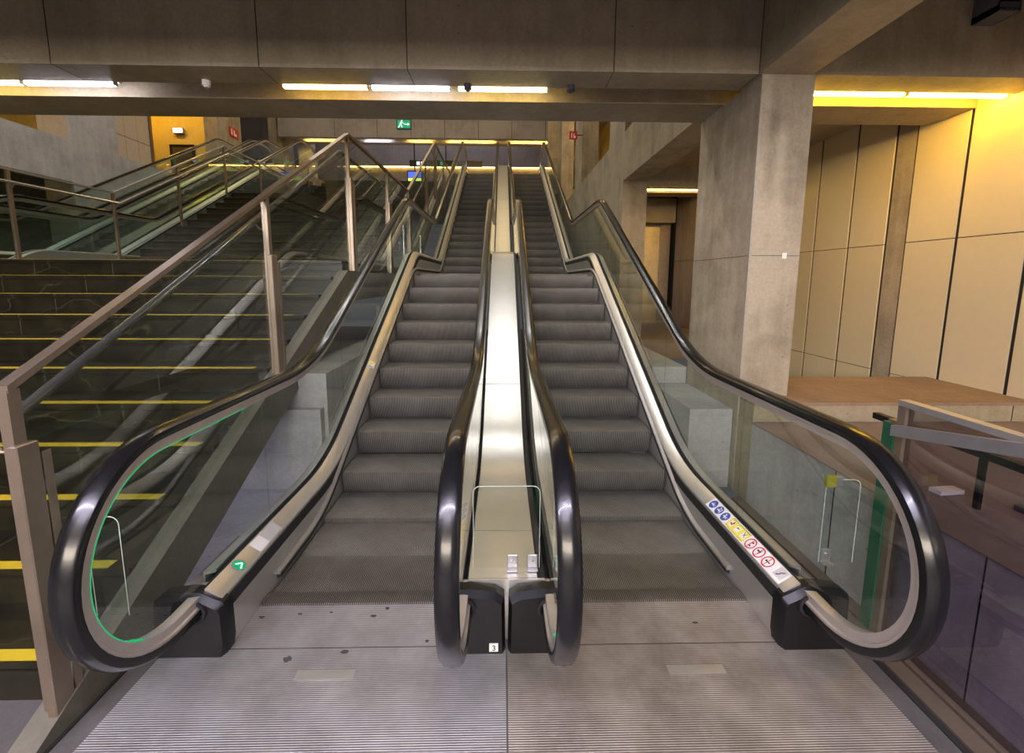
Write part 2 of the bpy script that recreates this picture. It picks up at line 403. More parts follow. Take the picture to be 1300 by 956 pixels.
def make_escalator(cx, outer, label, group):
    O=(0,2.3,0)     # local origin of the parts: comb line, centre
    root=empty('escalator',(cx,2.3,0)); tag(root,label,'escalator',group)
    for s in (-1,1):
        nm='handrail'
        b=MB().sweep(HPATH,BELT,s*.62); b.build('handrail',RUBBER,root,O)
        b=MB().sweep(HPATH,GUIDE,s*.62); b.build('handrail_guide',BEIGE,root,O)
        b=MB().sweep(DP,DECK,0,s); b.build('inner_deck',STEEL,root,O)
        b=MB().sweep(DP,[(.505,-.075),(.509,-.016),(.524,-.016),(.524,-.075)],0,s); b.sweep(DP,[(.595,-.02),(.595,.036),(.6135,.040),(.6135,-.02)],0,s); b.build('deck_seal',BRUSH,root,O)
        b=MB().sweep([(y,z) for y,z in resample(DP,1.975,18.0)],[(.507,-.42),(.507,-.072),(.520,-.072),(.520,-.42)],0,s,vertical=True); b.build('skirt_panel',STEEL_C,root,O)
        NPs=[(y,z) for y,z in resample(NP,2.42,17.6)]
        b=MB().sweep(NPs,[(.486,.060),(.486,.075),(.506,.092),(.508,.055)],0,s,mi=1).sweep(NPs,[(.482,.045),(.482,.062),(.508,.058),(.508,.035)],0,s,mi=0)
        b.build('skirt_brush',[BRUSH,SATIN],root,O)
        # glass, panel by panel
        cuts=[1.42,2.60,3.93,5.26,6.59,7.92,9.25,10.58,11.91,13.24,14.57,15.90,17.23,18.12]
        for k,(a,e) in enumerate(zip(cuts,cuts[1:])):
            a2=a+(.003 if k else 0); e2=e-.003
            if k==0:
                ys=[1.80-(NR-.05)*math.cos(PI/2*i/14)+.0005 for i in range(0,14)]+[1.80,1.88,1.949,1.951,2.1,2.3,e2]
            elif k==len(cuts)-2:
                ys=[a2]+[17.4,17.6,17.75]+[17.75+(NR-.05)*math.sin(PI/2*i/12) for i in range(1,13)]
                ys=[y for y in ys if y<=17.75+NR-.0505]
            else:
                ys=sorted(set([a2,e2]+[a2+(e2-a2)*i/6 for i in range(1,6)]+[p[0] for p in HF+DP if a2+.01<p[0]<e2-.01]))
            b=MB().strip([(y,glass_bot(y)) for y in ys],[(y,max(glass_top(y),glass_bot(y)+.002)) for y in ys],s*.62-.005,s*.62+.005)
            b.build('balustrade_glass',GLASS,root,O)
        # handrail inlet housing with its arch over the returning belt
        b=MB()
        X=lambda v: s*v
        y0,y1=1.90,1.985
        prof=[(.500,.0),(.488,.06),(.488,.235),(.500,.262),(.600,.312),(.650,.318),(.770,.304),(.815,.275),(.820,0.)]
        front=[(.515,.0),(.500,.06),(.502,.222),(.515,.245),(.600,.290),(.650,.296),(.760,.284),(.800,.258),(.805,0.)]
        n=len(prof); A=[(X(x),y0,z) for x,z in front]; B=[(X(x),y0+.03,z) for x,z in prof]; C=[(X(x),y1,z) for x,z in prof]
        fs=[list(range(n))]+[[2*n+i for i in range(n)]]
        for k in range(2):
            for i in range(n): j=(i+1)%n; fs.append([k*n+i,k*n+j,(k+1)*n+j,(k+1)*n+i])
        b.add(A+B+C,fs)
        inlet=b.build('handrail_inlet',BLACKP,root,O)
        b=MB(); rr=[(.62+.062*math.cos(2*PI*k/20),.238+.056*math.sin(2*PI*k/20)) for k in range(20)]; r2=[(.62+.050*math.cos(2*PI*k/20),.238+.045*math.sin(2*PI*k/20)) for k in range(20)]
        vs=[(X(x),y0-.012,z) for x,z in r2]+[(X(x),y0-.010,z) for x,z in rr]+[(X(x),y0+.01,z) for x,z in rr]
        fs=[]
        for k in range(2):
            for i in range(20): j=(i+1)%20; fs.append([k*20+i,k*20+j,(k+1)*20+j,(k+1)*20+i])
        b.add(vs,fs); b.build('inlet_collar',BRUSH,inlet,O)
    # outer deck only on the free side
    s=outer
    b=MB().sweep(resample(DP,2.10,18.0),[(.634,.045),(.700,.030),(.700,-.55),(.692,-.55),(.692,.015),(.634,.030)],0,s,vertical=True); b.build('outer_deck',STEEL,root,O)
    # green direction light on the entry deck, pictograms on the other
    g=MB(); ss=-1
    on_deck(g,ss,disc(2.155,.042,.036,28),.002,0); on_deck(g,ss,disc(2.155,.042,.032,28),.004,1)
    bar_on(g,ss,(2.137,.024),(2.172,.038),.008,.006,2); bar_on(g,ss,(2.172,.038),(2.145,.060),.008,.006,2)
    g.build('direction_light',[STEEL_T,emitter('green signal lens',(.0,.45,.18),.16),emitter('bright signal arrow',(.5,1.,.72),.5)],root,O,False)
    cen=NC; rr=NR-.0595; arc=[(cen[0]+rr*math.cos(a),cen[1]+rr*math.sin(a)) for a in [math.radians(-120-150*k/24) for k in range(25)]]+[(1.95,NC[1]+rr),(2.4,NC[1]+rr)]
    MB().sweep(arc,[(-.0252,-.002),(-.0252,.0012),(.0252,.0012),(.0252,-.002)],ss*.62).build('glass_edge_glow',emitter('green edge glow',(.0,.42,.13),.30),root,O,True)  # emissive strip stands in for green light carried along the glass edge
    b=MB(); on_deck(b,ss,[(2.30,.006),(2.40,.006),(2.40,.078),(2.30,.078)],.001,0); on_deck(b,ss,[(2.40,.006),(2.545,.006),(2.545,.078),(2.40,.078)],.001,1)
    lb=b.build('deck_notice',[plain('pale notice',(.66,.65,.62),.35),GREYP],root,O,False)
    y=4.60; zc=zat(DP,y); th=math.atan(S); nrm=Vector((0,-math.sin(th),math.cos(th)))
    def sp(dy,t,off): return (ss*(.517+.071*t), y+dy*math.cos(th)-math.sin(th)*(.004+.046*t+off), zc+dy*math.sin(th)+math.cos(th)*(.004+.046*t+off))
    b=MB(); b.add([sp(-.045,.15,.001),sp(.05,.15,.001),sp(.05,.9,.001),sp(-.045,.9,.001)],[[0,1,2,3]],0); b.add([sp(-.015,.52,.002),sp(.045,.2,.002),sp(.045,.85,.002)],[[0,1,2]],1); b.add([sp(-.036,.25,.002),sp(-.026,.25,.002),sp(-.026,.8,.002),sp(-.036,.8,.002)],[[0,1,2,3]],2)
    b.build('warning_sticker',[WHITE,YELP,BLUEP],root,O,False)
    pictograms(root,1,O)
    # steps: one mesh, every step an object
    me=None
    for k in range(-11,28+1):
        y=YM+.4*k
        if y<2.2: continue
        if y>17.3: break
        z=zat(NP,y)
        if me is None:
            st=step_mesh(O).build('step',STEPM,root,(0,0,0)); me=st
        else:
            st=me.copy(); COL.objects.link(st); st.parent=root
        st.location=(0,y-O[1],z-.0)
    b=MB()
    prof=[(2.235,.002),(2.235,.016),(2.30,.018),(2.335,.006),(2.335,.002)]
    b.prism_x(prof,-.503,.503); b.build('comb_plate',COMBM,root,O)
    b=MB(); hi=.8255-.004
    lo=-hi if outer==1 else -.80; hh=.80 if outer==1 else hi
    b.box(lo,hh,1.951,2.235,-.02,.004); b.box(lo,hh,1.25,1.946,-.02,.004)
    lp=b.build('landing_plate',PLATEM if outer<0 else PLATEW,root,O)
    return root

# ================================================================== the setting
def sbox(name, mat, boxes, label=None, bev=0):
    b=MB()
    for q in boxes: b.box(*q, bev=bev)
    o=b.build(name, mat, None, (0,0,0), False); return struct(o,label)
def kid(parent, name, mat, boxes):
    b=MB()
    for q in boxes: b.box(*q)
    return b.build(name, mat, parent, (0,0,0), False)
ZB=3.30
floor=sbox('floor', FLOORM, [(-16,4.6,-8,2.236,-.30,-.003),(1.64,4.6,2.236,3.4,-.30,-.003),(-16,-10.4,2.236,20,-.30,-.003)])
sbox('floor_pit', concrete('pale pit floor',(.40,.38,.40),(.58,.56,.58),rough=.5,streak=.3), [(-6.9,-1.56,2.236,17,-.30,-.004),(1.56,1.64,2.236,3.62,-.3,-.004),(-10.4,1.64,2.236,20,-.62,-.42)])
# low wall, dusty ledge and plinths on the free side of the escalator
lw=sbox('wall_low_right', CON_L, [(1.93,4.2,-2.,3.33,-.003,.665)])
kid(lw,'wall_cap',concrete('mauve brown wall top',(.17,.135,.12),(.27,.215,.20),rough=.75,streak=.3),[(1.925,4.2,-2.,3.33,.665,.672)])
kid(lw,'wall_joint',DARK,[(1.9285,1.931,2.44,2.448,0,.663),(1.9285,1.931,1.62,1.626,0,.663),(1.9285,1.931,.8,.806,0,.663)])
lg=sbox('ledge_right', concrete('dusty ochre ledge front',(.22,.18,.11),(.38,.32,.21)), [(1.936,4.2,3.335,4.28,-.003,.80)])
kid(lg,'ledge_top',CON_B,[(1.936,4.2,3.33,4.28,.80,.825)])
kid(lg,'ledge_joint',DARK,[(4.0,4.006,3.333,3.336,.4,.80)])
struct(MB().box(1.56,1.925,3.62,4.6,-.003,.69).box(1.56,1.925,4.605,7.5,-.003,.86).build('plinth_right',CON_L,None,(0,0,0),False))
struct(MB().box(-6.9,-1.53,3.62,3.70,-.003,.69).box(-1.84,-1.50,3.70,6.4,-.003,.98).box(-1.84,-1.53,3.695,3.70,.69,.70).box(-1.82,-1.56,6.4,17.2,-.003,1.4).build('plinth_left',CON_L,None,(0,0,0),False))
tr=sbox('trim_1', STEEL_R, [(1.752,1.835,.9,3.4,-.003,.012),(1.845,1.922,.9,3.4,-.003,.018)])
kid(tr,'groove',DARK,[(1.722,1.748,.9,3.4,-.003,.004)])
tr=sbox('trim_2', STEEL_R, [(-1.835,-1.752,.9,2.9,-.003,.012)])
kid(tr,'groove',DARK,[(-1.748,-1.722,.9,2.9,-.003,.004)])
# columns and beams along the free side
c1=sbox('column', CON, [(1.93,2.33,3.552,4.6,.0,ZB)])
kid(c1,'column_arris',concrete('chipped pale arris',(.25,.22,.17),(.38,.34,.27)),[(1.922,1.94,3.545,3.56,.67,ZB)])
kid(c1,'pour_joint',DARK,[(1.9285,2.331,3.5505,4.6,1.96,1.964)])
sbox('column', CON, [(1.93,2.33,7.5,8.55,0,12.9)])
sbox('column', CON, [(1.93,2.33,11.5,12.55,4.152,12.9)])
sbox('column', CON, [(1.93,2.33,15.5,16.55,4.152,12.9)])
sbox('column', CON, [(1.93,2.33,19.5,20.5,4.152,12.9)])
sbox('beam', CON, [(1.93,2.33,4.602,7.498,3.37,4.12)])
sbox('beam', CON_D, [(1.9,2.3,-.1,3.548,ZB,5.98)])
sbox('wall_right_inner', CON, [(1.93,2.2,8.552,20,0,4.15)])
def transverse(name, y, x0, x1, joints, ztop=5.98):
    o=struct(MB().box(x0,x1,y,y+.29,ZB,ztop).box(x0,x1,y+.29,y+.59,3.50,3.62).box(x0,x1,y+.59,y+1.05,ZB,ztop).build(name,CON_D,None,(0,0,0),False))
    b=MB()
    for x in joints: b.box(x,x+.007,y-.0015,y+.001,ZB+.002,ztop)
    for x in joints: b.box(x,x+.005,y,y+.288,ZB-.001,ZB+.001)
    b.build('shutter_joint',DARK,o,(0,0,0),False); return o
transverse('beam',3.55,-16,4.2,[-3.3,-1.81,-.73,.80,1.895])
transverse('beam',-.65,-16,4.2,[-3.3,-1.8])
struct(MB().box(2.332,4.2,7.52,7.8,ZB,4).box(2.332,4.2,7.8,8.1,3.5,3.6).box(2.332,4.2,8.1,8.5,ZB,4).build('beam',CON_D,None,(0,0,0),False))
sbox('ceiling_right', CON_D, [(2.332,4.2,4.602,7.518,3.6,3.8),(2.332,4.2,8.5,11.6,3.6,3.8)])
# cream cladding of the right wall
wr=sbox('wall_right', DARK, [(4.215,4.5,-8,11.6,-.003,5.98)])
ycuts=[(-1.2,-.6),(-.58,.0),(.02,.60),(.62,1.20),(1.22,1.80),(1.82,2.38),(2.40,2.97),(2.99,3.57),(3.592,4.158),(4.18,4.70),(4.96,5.48),(5.50,6.09),(6.11,6.70),(6.72,7.30),(7.32,7.5),(8.55,9.1),(9.12,9.7),(9.72,10.3),(10.32,11.5)]
for a,e in ycuts:
    for z0,z1 in ((.0,.768),(.776,2.165),(2.173,3.62)):
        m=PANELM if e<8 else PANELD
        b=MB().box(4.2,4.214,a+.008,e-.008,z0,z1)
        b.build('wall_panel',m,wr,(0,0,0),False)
kid(wr,'concrete_rib',CON,[(4.21,4.24,4.72,4.94,0,3.62)])
# lift lobby behind the second column
sbox('floor_lobby', CON_B, [(1.93,4.21,6.6,11.6,.60,.83)])
sbox('wall_lobby', CON_D, [(2.2,4.21,9.9,10.1,.83,3.6),(2.2,3.60,9.55,9.9,2.97,3.46)])
ls=sbox('wall_lobby_side', DARK, [(3.635,4.2,8.56,9.9,.83,3.6)])
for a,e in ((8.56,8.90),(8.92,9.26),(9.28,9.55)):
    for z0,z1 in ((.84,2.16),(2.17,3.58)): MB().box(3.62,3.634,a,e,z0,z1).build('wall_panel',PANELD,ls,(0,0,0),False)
ld=empty('lift_door',(2.95,9.85,.83)); tag(ld,'gold tinted steel lift door in the lobby between the two concrete columns','lift door')
O=(2.95,9.85,.83)
MB().box(2.35,2.897,9.84,9.87,.83,2.92).build('door_leaf',STEEL_G,ld,O,False)
MB().box(2.905,3.38,9.84,9.87,.83,2.92).build('door_leaf',STEEL_G,ld,O,False)
MB().box(2.30,2.349,9.80,9.88,.83,2.96).box(3.381,3.60,9.80,9.88,.83,2.96).build('door_frame',STEEL_R,ld,O,False)
# front hall shell behind the camera
sbox('ceiling', CON_D, [(-16,4.5,-8,3.55,5.98,6.2)])
sbox('wall_back', CON_L, [(-16,4.5,-8.2,-8,-.3,6.2)])
sbox('wall_left', CON, [(-16.3,-16,-8.2,27.2,-.3,13)])
# tall hall behind
sbox('ceiling_hall', CON_D, [(-16,8,4.6,27.2,13,13.2)])
sbox('wall_front_upper', CON_D, [(-16,8,3.6,3.9,6.2,13)])
sbox('wall_far', concrete('violet grey far concrete',(.17,.155,.16),(.30,.28,.285)), [(-16,8,27,27.2,5,13)])
sbox('floor_upper', CON_D, [(-16,-10.4,18.3,27,5.25,5.56),(-10.4,-7.05,17.5,27,5.25,5.56),(-7.05,-1.8,18.33,27,5.25,5.56),(-1.8,8,17.5,27,5.25,5.56)])
fb=struct(MB().box(-10.65,3.3,22.5,22.8,8.46,13).box(-10.65,3.3,22.8,23.15,8.75,8.9).box(-10.65,3.3,23.15,23.6,8.42,13).build('beam',concrete('violet grey far concrete',(.17,.155,.16),(.30,.28,.285)),None,(0,0,0),False))
b=MB()
for x in (-8,-6,-4.4,-2.8,-1.2,.4,2.): b.box(x,x+.02,22.497,22.501,8.46,13)
b.build('shutter_joint',DARK,fb,(0,0,0),False)
sbox('column', CON_L, [(-10.25,-9.62,23.65,24.2,5.56,12.9)])
sbox('column', CON_L, [(2.6,3.1,23.65,24.2,5.56,12.9)])
sbox('wall_right_upper', OCHRE, [(4.6,4.8,3.9,27,4.0,13)])
sbox('floor_right_upper', CON_D, [(2.34,4.6,4.66,27,3.83,4.0)])
sbox('ceiling_right_upper', CON_D, [(2.34,4.6,3.95,22,8.68,8.9)])
sbox('ceiling_left_upper', CON_D, [(-16,-11.5,3.65,19.2,9.54,9.7)])
sbox('wall_right_end', CON, [(3.3,4.6,22.0,22.3,4.0,13)])
# left side of the hall
sbox('beam_left', CON_L, [(-11.3,-10.9,3.6,12.0,4.17,5.2)])
sbox('column', CON_L, [(-11.62,-10.9,12.0,13.5,0,12.9)])
sbox('wall_left_inner', CON_L, [(-11.3,-10.9,13.5,18.2,0,5.2)])
sbox('column', CON, [(-11.4,-10.9,18.2,19.8,0,12.9)])
sbox('column', CON, [(-11.3,-10.9,22.9,24.6,5.56,12.9)])
sbox('floor_left_upper', CON_D, [(-16,-11.3,3.6,18.3,5.0,5.2)])
sbox('wall_left_ochre', OCHRE, [(-16,-11.5,19.2,19.4,5.2,13),(-15.2,-15.0,4,19.2,5.2,13)])
sbox('wall_left_dark', CON_D, [(-15.9,-15.0,4,18,-.003,5.0)])
# lift shaft clad in pale sheets on the upper level
lf=empty('lift_shaft',(-13.3,15.6,5.2)); tag(lf,'lift shaft clad in pale square sheets beside the ochre wall','lift shaft'); O=(-13.3,15.6,5.2)
for i in range(3):
    for j in range(3): MB().box(-12.64,-12.6,15.4+.54*i,15.4+.54*i+.525,5.2+1.25*j,5.2+1.25*j+1.23).build('cladding_sheet',plain('pale grey cladding',(.50,.44,.38),.4),lf,O,False)
MB().box(-14,-12.65,15.4,17.0,5.2,9).build('core',PANELD,lf,O,False)
MB().box(-12.66,-12.56,17.02,17.12,5.2,9.2).box(-12.66,-12.56,15.4,17.02,9.0,9.12).build('corner_frame',STEEL_R,lf,O,False)
dr=empty('door',(-13.4,19.15,5.2)); dr.name='door_1'; dr['kind']='structure'; O=(-13.4,19.15,5.2)
MB().box(-13.33,-12.53,19.14,19.19,5.2,7.02).build('door_leaf',plain('dark door leaf',(.05,.05,.055),.4),dr,O,False)
MB().box(-13.41,-13.33,19.12,19.19,5.2,7.10).box(-12.53,-12.45,19.12,19.19,5.2,7.10).box(-13.33,-12.53,19.12,19.19,7.02,7.10).build('door_frame',BLACKP,dr,O,False)

# ------------------------------------------------------------------ staircase
ST=empty('staircase',(-4.4,1.36,0)); tag(ST,'wide dark veined stone staircase with yellow nosing strips beside the escalators','staircase'); O=(-4.4,1.36,0)
RI,TR=.179,.347
def stair_step(zt,yn,depth,rise=RI,proto=[None]):
    b=MB(); lo=zt-rise
    prof=[(0,0),(0,-.030),(.014,-.034),(.014,-.046),(.004,-.050),(.004,-rise-.03),(depth,-rise-.03),(depth,0)]
    b.prism_x([(yn+y,zt+z) for y,z in prof],-6.93,-1.842)
    o=b.build('step',MARB,ST,O,False)
    MB().box(-6.9,-1.95,yn+.008,yn+.066,zt-.001,zt+.0025).build('nosing_strip',YEL,o,O,False)
for k in range(11): stair_step(1.969-RI*k, 5.17-TR*k, TR+.02 if k else .6)
MB().box(-6.93,-1.842,5.77,8.47,1.70,1.969).build('landing',MARB,ST,O,False)
for k in range(11): stair_step(1.969+RI*(k+1), 8.45+TR*k, TR+.02 if k<10 else .6)
MB().box(-6.93,-1.842,12.52,15.42,3.70,3.938).build('landing',MARB,ST,O,False)
for k in range(9): stair_step(3.938+.1817*(k+1), 15.4+TR*k, TR+.02,.1817)
# stringers on both edges
def stringer(x0,x1):
    P=[(1.36,-.02),(5.05,1.86),(8.40,1.86),(11.95,3.82),(15.3,3.82),(18.3,5.46)]
    b=MB(); lo=[(y,z-.34) for y,z in P]; lo[0]=(1.95,-.02); hi=P[:]
    b.strip(lo,hi,x0,x1); return b.build('stringer',concrete('olive stringer',(.075,.07,.05),(.13,.12,.09),rough=.5),ST,O,False)
stringer(-1.84,-1.735); stringer(-7.03,-6.932)

# ------------------------------------------------------------------ stair balustrades
def offs(P,d): return [(y,z+d) for y,z in P]
def zl(P,y):
    return zat(P,y)
def balustrade(name,label,x,P,posts,foot,hr_side,hr_drop,hr_x,clamp,group=None):
    O=(x,P[0][0],0); root=empty(name,O); tag(root,label,'balustrade',group)
    MB().sweep(P,[(-.024,-.028),(-.024,0),(.024,0),(.024,-.028)],x,1,vertical=True).build('top_rail',STEEL_R if clamp else SATIN,root,O,False)
    Q=offs(P,-hr_drop)
    pts=[(x+hr_side*hr_x,y,z) for y,z in fillet(Q,.15,4)]
    MB().tube(pts,.021,12).build('handrail',steel('polished rail',(.30,.29,.30),.2) if clamp else STEEL_T,root,O)
    b=MB()
    for y in posts:
        z=zl(P,y)-hr_drop; b.tube([(x,y,z-.06),(x+hr_side*hr_x*.6,y,z-.06),(x+hr_side*hr_x,y,z-.02)],.008,8)
    b.build('handrail_bracket',STEEL_R,root,O)
    for i,y in enumerate(posts):
        zt=zl(P,y)-.028; zf=foot(y)
        b=MB().box(x-.020,x+.020,y-.022,y+.022,zf,zt)
        b.build('post',STEEL_R,root,O,False)
        if clamp:
            d=(.20,.42,.46,.45,.4,.4,.4,.4)[i] if i<8 else .4
            MB().box(x+.006,x+.044,y-.040,y+.040,zf-.05,zt-d,bev=.004).box(x+.040,x+.046,y+.046,y+.075,zf-.02,zt-d-.05).build('glass_clamp',STEEL_R,root,O,False)
    eds=sorted(set(posts))
    brk=[p[0] for p in P]
    for a,e in zip(eds,eds[1:]):
        ys=[a+.028]+[q for q in brk if a+.03<q<e-.03]+[e-.028]
        lo=[(y,max(foot(y)+.06,0)) for y in ys]; hi=[(y,zl(P,y)-.03) for y in ys]
        MB().strip(lo,hi,x-.006,x+.006).build('glass_panel',GLASS_R,root,O,False)
    return root
NOSE=[(1.36,-.02),(5.15,1.95),(8.3,1.95),(11.95,3.92),(15.3,3.92),(18.3,5.56)]
PN=[(1.57,1.385),(5.36,3.40),(8.60,3.40),(12.15,5.29),(15.6,5.29),(18.3,6.75)]
balustrade('stair_balustrade','steel and glass balustrade between the staircase and the left moving escalator',-1.785,PN,[1.59,3.46,5.34,7.10,8.62,10.65,12.12,13.9,15.6,17.0],lambda y: max(0,zat(NOSE,y)-.28),-1,.20,.085,True)
PFAR=[(3.2,3.29),(8.42,3.29),(11.85,5.06),(15.1,5.06),(18.3,6.75)]
NOSEF=[(3.2,1.97),(8.35,1.97),(11.9,3.94),(15.3,3.94),(18.3,5.58)]
balustrade('stair_balustrade','glass balustrade along the far edge of the staircase landing with bright handrail',-6.98,PFAR,[4.9,6.68,8.40,10.10,11.82,13.5,15.1,16.8],lambda y: zat(NOSEF,y)-.14,1,.20,.085,False)

# ------------------------------------------------------------------ escalators
L1=make_escalator(-.8255,-1,'escalator running beside the staircase, green arrow light on its entry deck','escalators of the near pair')
R1=make_escalator(.8255,1,'escalator beside the tall concrete column, round blue and red pictograms on its deck','escalators of the near pair')
L2=copy_tree(L1); L2.location.x-=8.65; tag(L2,'escalator farthest away, against the pale concrete wall beyond the staircase','escalator','escalators of the far pair')
R2=copy_tree(R1); R2.location.x-=8.65; tag(R2,'escalator just beyond the glass balustrade on the far edge of the staircase','escalator','escalators of the far pair')
def center_deck(cx,label):
    O=(0,2.0,0); root=empty('centre_deck',(cx,2.0,0)); tag(root,label,'deck panel')
    pth=resample(DP,2.0,18.0)
    cuts=[2.0,2.42,4.3,7.0,9.8,13.5,18.0]
    for a,e in zip(cuts,cuts[1:]):
        MB().sweep(resample(DP,a+.003,e-.003),[(-.186,.0),(-.186,.052),(.150,.052),(.150,.0)],0,1).build('deck_sheet',STEEL_C,root,O,True)
    MB().sweep(pth,[(.153,.0),(.153,.040),(.188,.040),(.188,.0)],0,1).build('edge_gap',DARK,root,O,True)
    MB().box(-.186,.186,1.990,1.999,.0,.322).build('end_plate',STEEL,root,O,False)
    return root
cd1=center_deck(0,'long brushed steel deck running up between the two near escalators')
cd2=copy_tree(cd1); cd2.location.x=-8.65; tag(cd2,'brushed steel deck between the two escalators beyond the staircase','deck panel')
# clear guard sheets at the handrail returns
def rounded(x0,x1,z0,z1,r,n=6):
    P=[(x0,z0),(x1,z0)]
    P+=[(x1-r+r*math.cos(a),z1-r+r*math.sin(a)) for a in [PI/2*k/n for k in range(n+1)]]
    P+=[(x0+r-r*math.sin(a),z1-r+r*math.cos(a)) for a in [PI/2*k/n for k in range(n+1)]]
    return P
def guard(label,x0,x1,z0,z1,y,brs,brmat=None):
    O=((x0+x1)/2,y,z0); root=empty('guard_sheet',O); tag(root,label,'guard sheet','clear guard sheets between handrails')
    MB().prism_y(rounded(x0,x1,z0,z1,.035),y-.005,y+.005).build('clear_sheet',ACRYL,root,O,False)
    e=rounded(x0,x1,z0,z1,.035); pts=[(p[0],y-.006,p[1]) for p in e[1:]+[e[0]]]
    MB().tube(pts,.0018,6).build('polished_edge',plain('pale polished edge',(.62,.70,.66),.2),root,O)
    for (x,z) in brs:
        q=MB().box(x-.026,x+.026,y-.016,y-.006,z-.035,z+.035,bev=.003).box(x-.026,x+.026,y-.040,y-.006,z-.040,z-.034)
        br=q.build('bracket',SATIN,root,O,False)
        MB().tube([(x,y-.022,z+.008),(x,y-.015,z+.008)],.008,10).build('bolt',STEEL_T,br,O)
    return root
guard('clear rounded guard sheet standing between the two central handrails',-.165,.165,.327,.76,2.08,[(.03,.366),(.13,.366)])
g=guard('clear guard sheet between right-hand newel and low concrete wall',1.60,1.775,.335,.78,2.09,[(1.628,.378)])
g['label']='clear guard sheet with a yellow tag between the escalator and low concrete wall'
O=((1.60+1.775)/2,2.09,.30)
MB().box(1.585,1.635,2.060,2.084,.715,.775,bev=.003).build('yellow_tag',plain('dull yellow tag',(.24,.23,.02),.5),g,O,False)
MB().box(1.628,1.668,2.062,2.084,.72,.77,bev=.003).build('bracket',SATIN,g,O,False)
guard('clear guard sheet between the first balustrade post and the escalator newel',-1.755,-1.62,.33,.78,1.78,[])
# number plate on the handrail inlet
npl=MB().box(-.082,-.040,1.893,1.8985,.022,.062).build('number_plate',WHITE,None,(-.06,1.896,.022),False)
tag(npl,'small white number plate reading 3 on the black handrail inlet','number plate')
cu=bpy.data.curves.new('number','FONT'); cu.body='3'; cu.size=.040; cu.align_x='CENTER'; cu.extrude=.0006
tmp=bpy.data.objects.new('number',cu); COL.objects.link(tmp)
nme=bpy.data.meshes.new_from_object(tmp.evaluated_get(bpy.context.evaluated_depsgraph_get())); bpy.data.objects.remove(tmp)
t=bpy.data.objects.new('number',nme); COL.objects.link(t); nme.materials.clear(); nme.materials.append(BLACKP); t.parent=npl
t.location=(0,-.0042,.006); t.rotation_euler=(PI/2,0,0)
for nm,x0,lab in (('floor_plate',-.945,'plain metal plate set in the ribbed landing left of centre'),('floor_plate',.735,'plain metal plate set in the ribbed landing right of centre')):
    o=MB().box(x0,x0+.26,1.775,1.822,.002,.0065).build('inset_plate',steel('dull inset plate',(.50,.50,.49),.45),None,(x0+.13,1.8,.002),False)
    tag(o,'plain inset metal plate in the ribbed landing before the escalator '+('beside the staircase' if x0<0 else 'beside the column'),'plate')
random.seed(3)
gum=[(-1.02,1.885,.022,.018),(-.77,1.92,.020,.012),(-1.28,2.15,.016,.008),(-.64,2.205,.013,.010),(-.70,2.15,.018,.008),(-.39,1.98,.010,.008),(-1.09,2.17,.012,.007),(.98,2.08,.016,.007),(-.93,2.18,.008,.005),(-1.38,2.13,.010,.006)]
where=['beside the inset plate','near middle of the landing by the staircase side','close to the skirt on the staircase side','just before the comb','below the comb, elongated','near central newel','small one before the comb','on the landing before the column','tiny one before the comb','smallest one, by the staircase-side skirt']
for (x,y,a,bb),wh in zip(gum,where):
    P=[(x+a*math.cos(2*PI*k/12)*random.uniform(.6,1.15),y+bb*math.sin(2*PI*k/12)*random.uniform(.6,1.15)) for k in range(12)]
    o=MB().prism_z(P,.003,.0062).build('gum_spot',plain('dark trodden gum',(.05,.048,.045),.7),None,(x,y,.003),False)
    tag(o,'dark flattened gum spot '+wh,'gum','gum spots on the landing')

# ------------------------------------------------------------------ railings on the low wall
O=(1.87,1.99,0); gb=empty('glass_guard',O); tag(gb,'glass guard with flat steel top rail in front of the low concrete wall','guard')
MB().box(1.845,1.895,.45,2.01,1.185,1.212).build('top_rail',SATIN,gb,O,False)
MB().box(1.848,1.892,1.970,2.010,.012,1.185).build('post',STEEL_R,gb,O,False)
MB().box(1.842,1.862,2.012,2.075,.012,1.09).build('glass_fin',GLEDGE,gb,O,False)
MB().box(1.862,1.90,2.012,2.07,.012,1.10).build('post_channel',STEEL_R,gb,O,False)
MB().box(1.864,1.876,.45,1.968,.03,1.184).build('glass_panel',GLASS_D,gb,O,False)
O=(2.28,2.5,.672); rl=empty('guard_rail',O); tag(rl,'low dark rail on two dark posts standing on top of low wall','rail')
b=MB(); b.box(2.26,2.30,1.2,2.62,.93,.965); b.build('rail',BLACKP,rl,O,False)
MB().prism_x([(1.985,1.045),(.45,1.355),(.45,1.405),(1.985,1.097)],1.800,1.832).build('handrail',plain('matt steel rail',(.40,.39,.42),.38,.8),gb,(1.87,1.99,0),False)
MB().box(2.27,2.29,2.42,2.445,.672,.93).build('post',BLACKP,rl,O,False)
MB().box(2.27,2.29,1.98,2.005,.672,.93).build('post',BLACKP,rl,O,False)
for i,(x,y,a) in enumerate([(2.20,2.36,.5),(2.30,2.16,.1)]):
    o=MB().box(-.07,.07,-.03,.03,0,.02).build('paper_scrap',WHITE,None,(0,0,0),False); o.location=(x,y,.672); o.rotation_euler=(0,0,a)
    tag(o,['crumpled white paper on the low wall by the guard post','white paper scrap under the low dark rail'][i],'paper','paper scraps on the low wall')
hb=MB().box(2.45,3.3,1.72,1.98,.672,.70).build('cover_plate',plain('dark blue grey cover',(.03,.035,.05),.4),None,(2.9,1.85,.672),False); tag(hb,'dark flat cover plate lying on the low wall behind the glass guard','cover')
o=MB().box(2.19,2.225,3.548,3.5515,1.94,1.985).build('sticker',WHITE,None,(2.2,3.55,1.94),False); tag(o,'small worn white sticker on the front of the tall column','sticker')
o=MB()
o.box(3.465,3.625,3.36,3.549,3.655,3.665)
